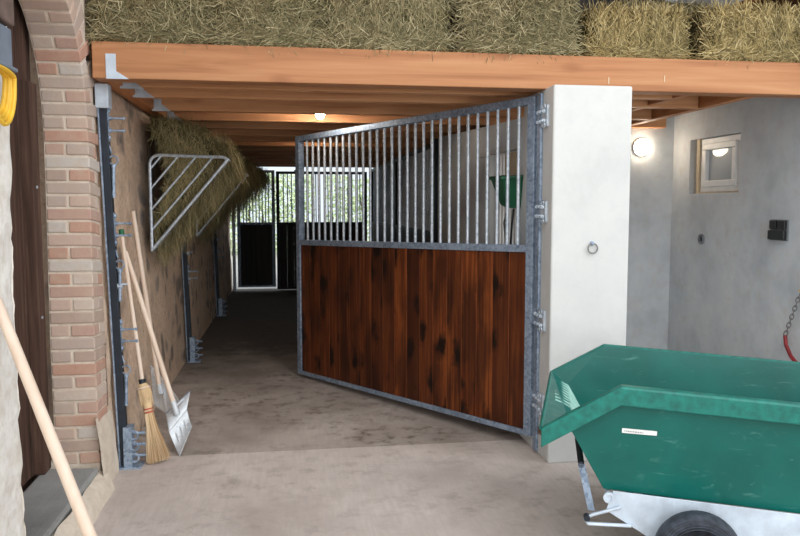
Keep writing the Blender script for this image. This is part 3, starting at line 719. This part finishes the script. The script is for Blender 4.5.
# ------------------------------------------------------------------ steel wall posts on the left
def wall_post(y, label, zs, full):
    xa = XW(0)+.03; xb = XW(2.3)+.035
    r_ = root('gate_post', (xa, y, 0), label, 'post', 'steel posts on the stone wall')
    top = 2.30 if full else 1.95
    b = B(); X = lambda z: xa+(xb-xa)*z/2.3
    b.hexa([(xa-.02, y-.03, .02), (xa+.02, y-.03, .02), (xa+.02, y+.03, .02), (xa-.02, y+.03, .02), (X(top)-.02, y-.03, top), (X(top)+.02, y-.03, top), (X(top)+.02, y+.03, top), (X(top)-.02, y+.03, top)])
    mk('post_bar', b, M['dark_steel'], r_, bev=.003)
    b = B(); b.hexa([(xa-.030, y-.034, .02), (xa-.021, y-.034, .02), (xa-.021, y+.02, .02), (xa-.030, y+.02, .02), (X(top)-.030, y-.034, top), (X(top)-.021, y-.034, top), (X(top)-.021, y+.02, top), (X(top)-.030, y+.02, top)])
    mk('edge_flange', b, M['galv_dull'], r_)
    if full:
        b = B(); b.bx(X(2.25)-.035, X(2.25)+.04, y-.05, y+.04, 2.17, 2.31); mk('top_plate', b, M['galv_plate'], r_, bev=.004)
    b = B(); b.bx(xa-.03, xa+.10, y-.05, y+.07, .002, .014); b.bx(xa+.0, xa+.05, y-.045, y+.045, .014, .26)
    for z in (.07, .14, .21): b.cyl((xa+.02, y+.01, z), (xa+.12, y+.01, z), .009); b.tube([(xa+.06+.026*cos(a), y-.035, z+.026*sin(a)) for a in [2*pi*k/14 for k in range(14)]], .007, 6, True)
    mk('foot_bracket', b, M['galv_dull'], r_, smooth=True)
    for (z, pin) in zs:
        x = X(z)
        b = B(); b.bx(x+.0, x+.024, y-.010, y+.010, z-.10, z+.10)
        for dz in (-.08, .08): b.lathe([(.013, 0), (.015, .005), (.012, .014)], (x+.018, y, z+dz), (1, 0, 0), 12)
        for dz in (-.036, .036): b.cyl((x, y, z+dz), (x+.115, y, z+dz), .006, n=8); b.cyl((x+.026, y, z+dz), (x+.038, y, z+dz), .013, n=6); b.cyl((x+.104, y, z+dz), (x+.116, y, z+dz), .010, n=6)
        mk('hinge_bracket', b, M['galv_dull'], r_, smooth=True)
        if pin:
            zz = z-.19
            b = B(); b.tube([(x+.045+.026*cos(a), y-.01, zz-.02+.026*sin(a)) for a in [2*pi*k/18 for k in range(18)]], .0045, 6, True)
            b.cyl((x+.045, y-.01, zz-.045), (x+.04, y-.01, zz-.24), .010); b.cyl((x+.045, y-.01, zz-.045), (x+.045, y-.01, zz-.065), .014)
            b.tube([(x+.02, y, z-.12), (x+.035, y-.005, zz+.02)], .005, 6)
            mk('locking_pin', b, M['galv_dull'], r_, smooth=True)
    b = B(); z = 1.12; b.lathe([(.02, 0), (.02, .03), (.01, .035)], (X(z)+.015, y, z), (1, 0, 0), 10); b.cyl((X(z)+.03, y, z+.01), (X(z)+.075, y, z+.01), .007, n=8); mk('bolt', b, M['galv'], r_, smooth=True)
wall_post(4.69, 'dark steel post nearest the brick arch, with locking pins hanging on it', [(2.08, True), (1.46, True), (.82, True)], True)
wall_post(7.85, 'dark steel post on the stone wall below the nearer hay rack', [(.9, False), (1.5, False)], False)
wall_post(11.12, 'dark steel post far down the stone wall below the farther hay rack', [(.9, False), (1.5, False)], False)
b = B(); b.bx(-1.02, -.965, 14.32, 14.42, 0, 2.25); o = mk('gate_post', b, M['galv'], bev=.004); tag(o, 'pale galvanised post at the far left end of the passage', 'post')

# ------------------------------------------------------------------ lamps and wall fittings
def lamp(name, c, ax, r, label, mat, cat='lamp'):
    r_ = root(name, c, label, cat); a = Vector(ax)
    b = B(); b.lathe([(r*1.06, 0), (r*1.06, .018), (r*.98, .022)], c, ax, 28); mk('lamp_base', b, M['white_plastic'], r_, smooth=True)
    b = B(); b.lathe([(r*.95, .02), (r*.95, .04), (r*.86, .062), (r*.6, .08), (r*.25, .088), (.005, .089)], c, ax, 28); mk('diffuser', b, mat, r_, smooth=True)
    return r_
lamp('wall_lamp', (3.275, 6.66, 2.145), (0, -1, 0), .08, 'lit round white lamp on the grey back wall', M['lamp'])
cl = lamp('ceiling_lamp', (.28, 6.32, 2.405), (0, 0, -1), .042, 'warm lit lamp between the joists above the gate end', M['lamp2'])
b = B(); b.cyl((.28, 6.32, 2.405), (.28, 6.32, 2.503), .025); mk('lamp_stem', b, M['white_plastic'], cl, smooth=True)
lamp('ceiling_lamp', (.35, 8.95, 2.502), (0, 0, -1), .075, 'warm lit lamp between the joists deeper in the passage', M['lamp'])
so = root('wall_socket', (3.6, 5.06, 1.43), 'black double socket with switch on the grey wall', 'socket')
b = B()
b.bx(3.588, 3.6, 4.965, 5.165, 1.345, 1.50); mk('back_plate', b, M['grey_plastic'], so, bev=.003)
for (a, c) in ((5.075, 5.15), (4.975, 5.055)):
    b = B(); b.bx(3.565, 3.588, a, c, 1.43, 1.495); mk('switch', b, M['black_plastic'], so, bev=.006)
b = B(); b.bx(3.56, 3.588, 4.975, 5.16, 1.35, 1.42); mk('socket_box', b, M['black_plastic'], so, bev=.008)
b = B(); b.bx(3.594, 3.6, 5.165, 5.30, 1.355, 1.47); struct('trim_3', b, M['white_conc'], 'pale plaster patch left of the black socket')
cp = root('conduit_end', (3.6, 6.117, 1.31), 'small grey round conduit end in the wall under the window', 'conduit')
b = B(); b.lathe([(.045, 0), (.045, .018), (.03, .019), (.028, .006)], (3.603, 6.117, 1.31), (-1, 0, 0), 22); mk('sleeve', b, M['grey_plastic'], cp, smooth=True)
b = B(); b.lathe([(.028, .002), (.02, .006)], (3.6, 6.117, 1.31), (-1, 0, 0), 22); mk('plug', b, M['black_plastic'], cp, smooth=True)
# red covered chain at the right wall
ch = root('tether_chain', (3.57, 4.77, 1.0), 'tether chain with a red rubber sleeve hanging on the right wall', 'chain')
b = B(); b.cyl((3.604, 4.74, 1.01), (3.54, 4.74, 1.01), .012); b.lathe([(.03, 0), (.03, .008)], (3.6, 4.74, 1.01), (-1, 0, 0), 16); mk('hook', b, M['yellow'], ch, smooth=True)
ptA = Vector((3.55, 4.75, .99)); ptB = Vector((3.56, 4.905, .665))
for k in range(10):
    c = ptA.lerp(ptB, (k+.5)/10); t = (ptB-ptA).normalized(); s_ = t.orthogonal().normalized()
    if k % 2: s_ = t.cross(s_)
    b = B(); b.tube([c+t*.025*cos(a)+s_*.012*sin(a) for a in [2*pi*j/12 for j in range(12)]], .004, 6, True); mk('chain_link', b, M['chain'], ch, smooth=True)
b = B(); b.tube([(3.56, 4.905, .665), (3.555, 4.885, .60), (3.55, 4.82, .53), (3.55, 4.73, .475), (3.55, 4.65, .45)], .014, 10); mk('red_sleeve', b, M['red_tube'], ch, smooth=True)
# box with yellow hose on the near wall
b = B(); b.bx(-1.06, -1.0, 2.62, 3.02, 2.105, 2.25); b.bx(-1.06, -.985, 2.62, 3.03, 2.095, 2.11)
o = mk('hose_hanger', b, M['blue_grey'], bev=.005); tag(o, 'blue grey metal hose hanger at the upper left edge', 'hanger')
b = B(); b.bx(-1.07, -.99, 2.5, 3.03, 2.262, 2.40); o = mk('timber_block', b, M['brown'], bev=.008); tag(o, 'weathered timber block above the blue grey hose hanger', 'block')
hs = root('garden_hose', (-1.03, 2.9, 1.9), 'yellow hose looped under the blue grey hanger', 'hose')
for k in range(4):
    r0 = .12+.012*k; b = B(); yo = 2.90-.004*k
    b.tube([(-1.022+.004*(k % 2)+.008*k, yo+r0*.78*cos(a), 2.07+(r0*1.15 if sin(a) < 0 else .02)*sin(a)) for a in [2*pi*j/28 for j in range(28)]], .0085, 8, True); mk('hose_loop', b, M['yellow'], hs, smooth=True)

# ------------------------------------------------------------------ tools
# corn broom
br = root('broom', (-.83, 4.72, 0), 'old corn broom with a splayed straw brush leaning by the first post', 'broom')
A = Vector((-1.05, 5.02, 1.425)); H = Vector((-.915, 4.83, .515)); T = Vector((-.808, 4.735, .01))
b = B(); b.tube([A, A.lerp(H, .5), H], [.0115, .0125, .014], 10); mk('handle', b, M['handle'], br, smooth=True)
d = (A-H).normalized(); b = B(); b.cyl(A-d*.015, A+d*.025, .017); mk('green_cap', b, M['green_tip'], br, smooth=True)
b = B(); b.cyl(H-d*.0, H-d*.04, .022, .02); mk('ferrule', b, M['dark_steel'], br, smooth=True)
ax = (T-H).normalized(); s1 = Vector((.9, .35, .2)); s1 = (s1-ax*s1.dot(ax)).normalized(); s2 = ax.cross(s1); LL = (T-H).length
prof = [(0.05, .022, .02), (.10, .036, .028), (.14, .040, .03), (.27, .034, .026), (.38, .024, .02)]
b = B(); rings = []
for (t, ra, rb) in prof:
    c = H+ax*LL*t*1.0
    rings.append([b.bm.verts.new(c+s1*ra*cos(2*pi*k/18)+s2*rb*sin(2*pi*k/18)) for k in range(18)])
for i in range(len(rings)-1):
    for k in range(18): b.bm.faces.new((rings[i][k], rings[i][(k+1) % 18], rings[i+1][(k+1) % 18], rings[i+1][k]))
b.bm.faces.new(rings[0][::-1]); b.bm.faces.new(rings[-1]); mk('straw_wrap', b, M['wrap'], br, smooth=True)
for t in (.105, .36, .40):
    ra = .0385 if t < .2 else .0245; b = B(); c = H+ax*LL*t
    b.tube([c+s1*ra*cos(2*pi*k/18)+s2*ra*.82*sin(2*pi*k/18) for k in range(18)], .005, 6, True); mk('binding', b, M['binding'] if t > .2 else M['handle'], br, smooth=True)
R.seed(31); b = B()
for i in range(330):
    a = R.uniform(0, 2*pi); q = sqrt(R.random())
    c0 = H+ax*LL*R.uniform(.26, .36)+(s1*cos(a)*.022+s2*sin(a)*.018)*q
    c1 = H+ax*LL*(.985+R.uniform(-.05, .02)) + (s1*cos(a)*.072+s2*sin(a)*.035)*q+Vector((R.gauss(0, .006), R.gauss(0, .006), 0))
    c1.z = max(c1.z, .004); m_ = c0.lerp(c1, .45)-(s1*cos(a)*.012+s2*sin(a)*.006)*q
    b.tube([c0, m_, c1], [.0022, .0022, .0012], 4)
mk('bristles', b, M['straw'], br)
# extra bundle of short straws at the shoulder
b = B()
for i in range(40):
    a = R.uniform(0, 2*pi); c0 = H+ax*LL*.12+(s1*cos(a)*.038+s2*sin(a)*.03); c1 = H+ax*LL*R.uniform(.24, .33)+(s1*cos(a)*.04+s2*sin(a)*.032)
    b.tube([c0, c1], [.003, .002], 4)
mk('shoulder_straw', b, M['straw'], br)
# two aluminium shovels, one behind the other
def bil(a, b_, c, d, i, j): return a.lerp(b_, i).lerp(d.lerp(c, i), j)
sh = root('shovel', (-.70, 4.84, 0), 'front aluminium scoop shovel standing on a corner, its pale handle crossing the broom', 'shovel', 'shovels leaning on the stone wall')
P1 = Vector((-.775, 4.93, .139)); P2 = Vector((-.672, 5.03, .253)); P3 = Vector((-.697, 4.838, .005)); P4 = Vector((-.629, 4.93, .172))
P5 = Vector((-.815, 5.06, .225)); P6 = Vector((-.661, 5.12, .358)); nn = (P2-P1).cross(P3-P1).normalized()
if nn.y > 0: nn = -nn
def pan(i, j):
    p = bil(P1, P2, P4, P3, i, j)-nn*.028*sin(pi*j)**.8
    rib = max(0, cos(i*2*pi*4.0))**3*(.007 if .1 < i < .92 else 0)*sin(pi*min(1, max(0, (j-.12)/.6)))
    return p+nn*rib
b = B(); b.grid(pan, 48, 16); mk('pan', b, M['alu'], sh, smooth=True, solid=.003)
def back(i, j):
    p = bil(P1, P2, P6, P5, i, j); return p+nn*.02*sin(pi*j)*(1-.4*i)
b = B(); b.grid(back, 20, 10); mk('back_wall', b, M['alu'], sh, smooth=True, solid=.003)
b = B(); b.tube([back(k/20, 1) for k in range(21)], .0035, 6); mk('rolled_edge', b, M['galv_dull'], sh, smooth=True)
cb = back(.42, .5)+nn*.012; hd = Vector((-1.045, 5.09, 1.305))
b = B(); b.tube([cb, cb.lerp(hd, .5), hd], [.0175, .017, .015], 12); mk('handle', b, M['handle'], sh, smooth=True)
e = (hd-cb).normalized(); b = B(); b.cyl(cb-e*.02, cb+e*.075, .022, .0195); b.tube([back(.12, .85)+nn*.006, cb+e*.03+nn*.012, back(.75, .85)+nn*.006], .007, 8); mk('socket', b, M['alu'], sh, smooth=True)
s2_ = root('shovel', (-.82, 5.3, 0), 'rear aluminium shovel, its broad pale blade showing behind the front shovel', 'shovel', 'shovels leaning on the stone wall')
QA = Vector((-1.012, 5.66, .438)); QB = Vector((-.754, 5.3, .237)); QC = Vector((-.697, 5.15, .055)); QD = Vector((-.962, 5.48, .175)); n2 = (QB-QA).cross(QD-QA).normalized()
if n2.y > 0: n2 = -n2
def bl(i, j):
    p = bil(QA, QB, QC, QD, i, j); c_ = (1-(2*i-1)**4)*.02
    return p-n2*c_+n2*(.008*max(0, cos(i*2*pi*3))**3*(1 if .15 < i < .85 else 0)*sin(pi*j))
b = B(); b.grid(bl, 36, 18); mk('blade', b, M['alu'], s2_, smooth=True, solid=.003)
pb = bl(.33, .42)+n2*.024; pt_ = Vector((-1.05, 5.40, 1.565))
b = B(); b.tube([pb, pb.lerp(pt_, .5), pt_], [.0165, .0165, .0145], 12); mk('handle', b, M['handle'], s2_, smooth=True)
e = (pt_-pb).normalized(); b = B(); b.cyl(pb-e*.01, pb+e*.06, .021, .019); mk('socket', b, M['alu'], s2_, smooth=True)
# foreground handle
P1 = Vector((-1.035, 2.86, 1.26)); P0 = Vector((-.45, 2.407, .02))
b = B(); b.tube([P0, P0.lerp(P1, .5), P1, P1+(P1-P0).normalized()*.02], [.021, .021, .019, .012], 14); o = mk('wooden_pole', b, M['handle'], smooth=True); tag(o, 'long pale wooden tool handle leaning on the whitewashed wall in the left foreground', 'pole')

# ------------------------------------------------------------------ green tipping trailer
N0 = Vector((1.372, 2.913, 0)); U = Vector((.943, -.334, 0)).normalized(); V = Vector((.334, .943, 0)).normalized(); K = .062
def Q(u, v, z): return N0+U*u+V*v+Vector((0, 0, z-K*max(u, -.05)))
rzt = math.atan2(U.y, U.x)
tr = root('tipping_trailer', (N0.x, N0.y, 0), 'green plastic tipping trailer with galvanised chassis in the right foreground', 'trailer', None, rzt)
LT = 1.5; WT = .945
def tub_shell(b, o):
    # o shrinks the shell inwards
    near = lambda u, z, v: Q(u, v+o, z); far = lambda u, z, v: Q(u, WT-v-o, z)
    st = {}
    for side, fn in (('n', near), ('f', far)):
        tz = .648 if side == 'n' else .685
        st[side] = [fn(-.055+o, .368+o, .085), fn(-.195+o, .626, .045), fn(-.325 if side == 'n' else -.275, tz, .006), fn(0, .848, .012), fn(LT, .848, .012), fn(LT-.12-o, .626, .045), fn(LT-.3-o, .368+o, .085)]
    v = {s_: [b.bm.verts.new(q) for q in st[s_]] for s_ in st}
    for s_ in 'nf':
        a = v[s_]; b.bm.faces.new((a[0], a[6], a[5], a[1])); b.bm.faces.new((a[1], a[5], a[4], a[3])); b.bm.faces.new((a[1], a[3], a[2]))
    n_, f_ = v['n'], v['f']
    for i, j in ((0, 1), (1, 2), (4, 5), (5, 6), (6, 0)): b.bm.faces.new((n_[i], n_[j], f_[j], f_[i]))
b = B(); tub_shell(b, 0); tub = mk('tub', b, M['tub'], tr, solid=.009, bev=.006)
# ribs inside the front wall
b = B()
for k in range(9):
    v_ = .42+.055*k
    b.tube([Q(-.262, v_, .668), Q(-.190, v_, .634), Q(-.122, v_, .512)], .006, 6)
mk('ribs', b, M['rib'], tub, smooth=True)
# folded rim: top flange and hanging skirt
def rim(pts, outs):
    b = B(); n_ = len(pts); sec = [(0.0, -.006), (0, .008), (.034, .006), (.040, -.004), (.038, -.076), (.030, -.076), (.030, -.008)]
    rings = []
    for p, o_ in zip(pts, outs):
        rings.append([b.bm.verts.new(p+o_*a+Vector((0, 0, c))) for a, c in sec])
    for i in range(n_-1):
        for k in range(len(sec)): b.bm.faces.new((rings[i][k], rings[i][(k+1) % len(sec)], rings[i+1][(k+1) % len(sec)], rings[i+1][k]))
    b.bm.faces.new(rings[0]); b.bm.faces.new(rings[-1][::-1]); return b
oN = -V; oF = V
mk('near_rim', rim([Q(-.325, .006, .648), Q(0, .012, .848), Q(LT, .012, .848)], [oN, oN, oN]), M['tub_edge'], tr, bev=.004)
mk('far_rim', rim([Q(-.275, WT-.006, .685), Q(0, WT-.012, .848), Q(LT, WT-.012, .848)], [oF, oF, oF]), M['tub_edge'], tr, bev=.004)
mk('rear_rim', rim([Q(LT, 0, .848), Q(LT, WT, .848)], [U, U]), M['tub_edge'], tr, bev=.004)
b = B(); b.tube([Q(-.325, .0, .648), Q(-.275, WT, .685)], .010, 8); mk('pouring_lip', b, M['tub_edge'], tr, smooth=True)
# sticker with faint printing
b = B()
def stq(u, z, o_=.0): return Q(u, .045-(z-.626)*.15-o_, z)
vv = [b.bm.verts.new(stq(u, z, .004)) for u, z in ((.012, .640), (.154, .644), (.154, .664), (.012, .661))]; b.bm.faces.new(vv); mk('sticker', b, M['white_plastic'], tub, solid=.001)
b = B(); R.seed(4); u = .022
while u < .10:
    w_ = R.uniform(.003, .008); q = [b.bm.verts.new(stq(a, z, .0062)) for a, z in ((u, .648), (u+w_, .648), (u+w_, .653), (u, .653))]; b.bm.faces.new(q); u += w_+.003
mk('sticker_print', b, M['sticker_ink'], tub)
# chassis
def Qn(u, v, z): return N0+U*u+V*v+Vector((0, 0, z))
for (v_, nm) in ((.05, 'side_plate'), (WT-.05, 'side_plate')):
    b = B(); b.prism([Qn(-.018, v_, .378), Qn(-.045, v_, .29), Qn(.14, v_, .18), Qn(.95, v_, .12), Qn(1.1, v_, .31)], (0, 0, 0), V*.006); mk(nm, b, M['galv_plate'], tr, bev=.002)
b = B()
for u in (.08, .95): b.cyl(Qn(u, .057, .28), Qn(u, WT-.057, .28), .02)
b.cyl(Qn(.315, -.02, .175), Qn(.315, WT+.02, .175), .02); mk('axle', b, M['galv_dull'], tr, smooth=True)
b = B(); b.lathe([(.024, 0), (.024, .012), (.014, .013), (.012, .008)], Qn(-.035, .045, .352), -V, 24); b.cyl(Qn(-.035, .045, .352), Qn(-.035, WT-.04, .352), .012); mk('pivot_bolt', b, M['galv_plate'], tr, smooth=True)
def wheel(v_, sgn):
    c = Qn(.315, v_, .175); a = V*sgn
    b = B(); b.lathe([(.105, -.035), (.145, -.045), (.163, -.042), (.173, -.028), (.175, -.01), (.175, .01), (.173, .028), (.163, .042), (.145, .045), (.105, .035)], c, a, 48); w_ = mk('wheel_tyre', b, M['rubber'], tr, smooth=True)
    b = B()
    for r0 in (.118, .130, .142, .153): b.lathe([(r0, .040), (r0+.002, .048), (r0+.005, .048), (r0+.006, .040)], c, a, 48)
    mk('tyre_ridge', b, M['rubber'], w_, smooth=True)
    b = B(); b.lathe([(.106, .034), (.100, .02), (.085, .012), (.05, .014), (.03, .04), (.02, .05), (.004, .051)], c, a, 40); mk('wheel_hub', b, M['galv_plate'], tr, smooth=True)
wheel(-.05, -1); wheel(WT+.05, 1)
b = B(); c_ = [Qn(.015, .044, .311), Qn(-.105, .044, .268), Qn(-.135, .044, .245), Qn(-.12, .044, .228), Qn(.06, .044, .232)]
b.tube(c_, .008, 8); mk('latch_loop', b, M['galv_plate'], tr, smooth=True)
b = B(); b.hexa([Qn(-.165, .09, .475), Qn(-.135, .09, .475), Qn(-.135, .098, .475), Qn(-.165, .098, .475), Qn(-.118, .09, .268), Qn(-.088, .09, .268), Qn(-.088, .098, .268), Qn(-.118, .098, .268)][::1]); mk('latch_strap', b, M['galv_dull'], tr)
b = B(); b.cyl(Qn(-.15, .09, .47), Qn(-.15, WT-.09, .47), .014); b.cyl(Qn(-.125, .03, .255), Qn(-.125, .06, .255), .014); mk('latch_rod', b, M['dark_steel'], tr, smooth=True)
b = B(); b.tube([Qn(1.0, WT/2, .26), Qn(1.8, WT/2, .22), Qn(2.1, WT/2, .08)], .025, 10); mk('drawbar', b, M['galv_plate'], tr, smooth=True)

# ------------------------------------------------------------------ outside greenery
R.seed(77)
def hedge(x0, x1, y, h, label, n):
    r_ = root('hedge', ((x0+x1)/2, y, 0), label, 'hedge', 'green hedges beyond the far gates'); vs, fs = [], []
    b = B()
    for k in range(int((x1-x0)/.5)):
        x = x0+.25+k*.5; b.tube([(x, y+R.uniform(-.2, .2), 0), (x+R.uniform(-.1, .1), y, h*.5), (x+R.uniform(-.3, .3), y, h*.85)], [.04, .03, .012], 6)
    mk('stem', b, M['trunk'], r_)
    for i in range(n):
        x = R.uniform(x0, x1); z = R.uniform(.05, h+.25*noise.noise(Vector((x, 1, 1)))); p = Vector((x, y+R.uniform(-.5, .5)*(.6+.5*noise.noise(Vector((x*2, z*2, 4)))), z))
        a = Vector((R.gauss(0, 1), R.gauss(0, 1), R.gauss(0, 1))).normalized(); c = a.orthogonal().normalized(); l_ = R.uniform(.05, .11); b0 = len(vs)
        vs += [p-a*l_, p+c*l_*.45, p+a*l_, p-c*l_*.45]; fs.append((b0, b0+1, b0+2, b0+3))
    mkraw('foliage', vs, fs, [M['leaf']], r_)
hedge(-4.0, .9, 25, 2.7, 'green hedge, its leaves paled to look overexposed, beyond the far left gate leaf', 4600)
hedge(1.3, 6.4, 25.5, 2.6, 'green hedge, its leaves paled to look overexposed, beyond the far right gate leaf', 4600)

# ------------------------------------------------------------------ light
w = bpy.data.worlds.new('sky'); SC.world = w; w.use_nodes = True
bg = w.node_tree.nodes['Background']; bg.inputs[0].default_value = (.82, .91, 1.0, 1); bg.inputs[1].default_value = .85
sun = bpy.data.lights.new('sun', 'SUN'); sun.energy = 2.6; sun.angle = radians(105); sun.color = (1, .97, .92)
so_ = bpy.data.objects.new('sun', sun); COL.objects.link(so_)
so_.rotation_euler = Vector((-.22, .93, -.30)).to_track_quat('-Z', 'Y').to_euler()
vs_ = SC.view_settings; vs_.view_transform = 'Standard'; vs_.look = 'None'; vs_.gamma = 1; vs_.use_curve_mapping = False; vs_.exposure = .44
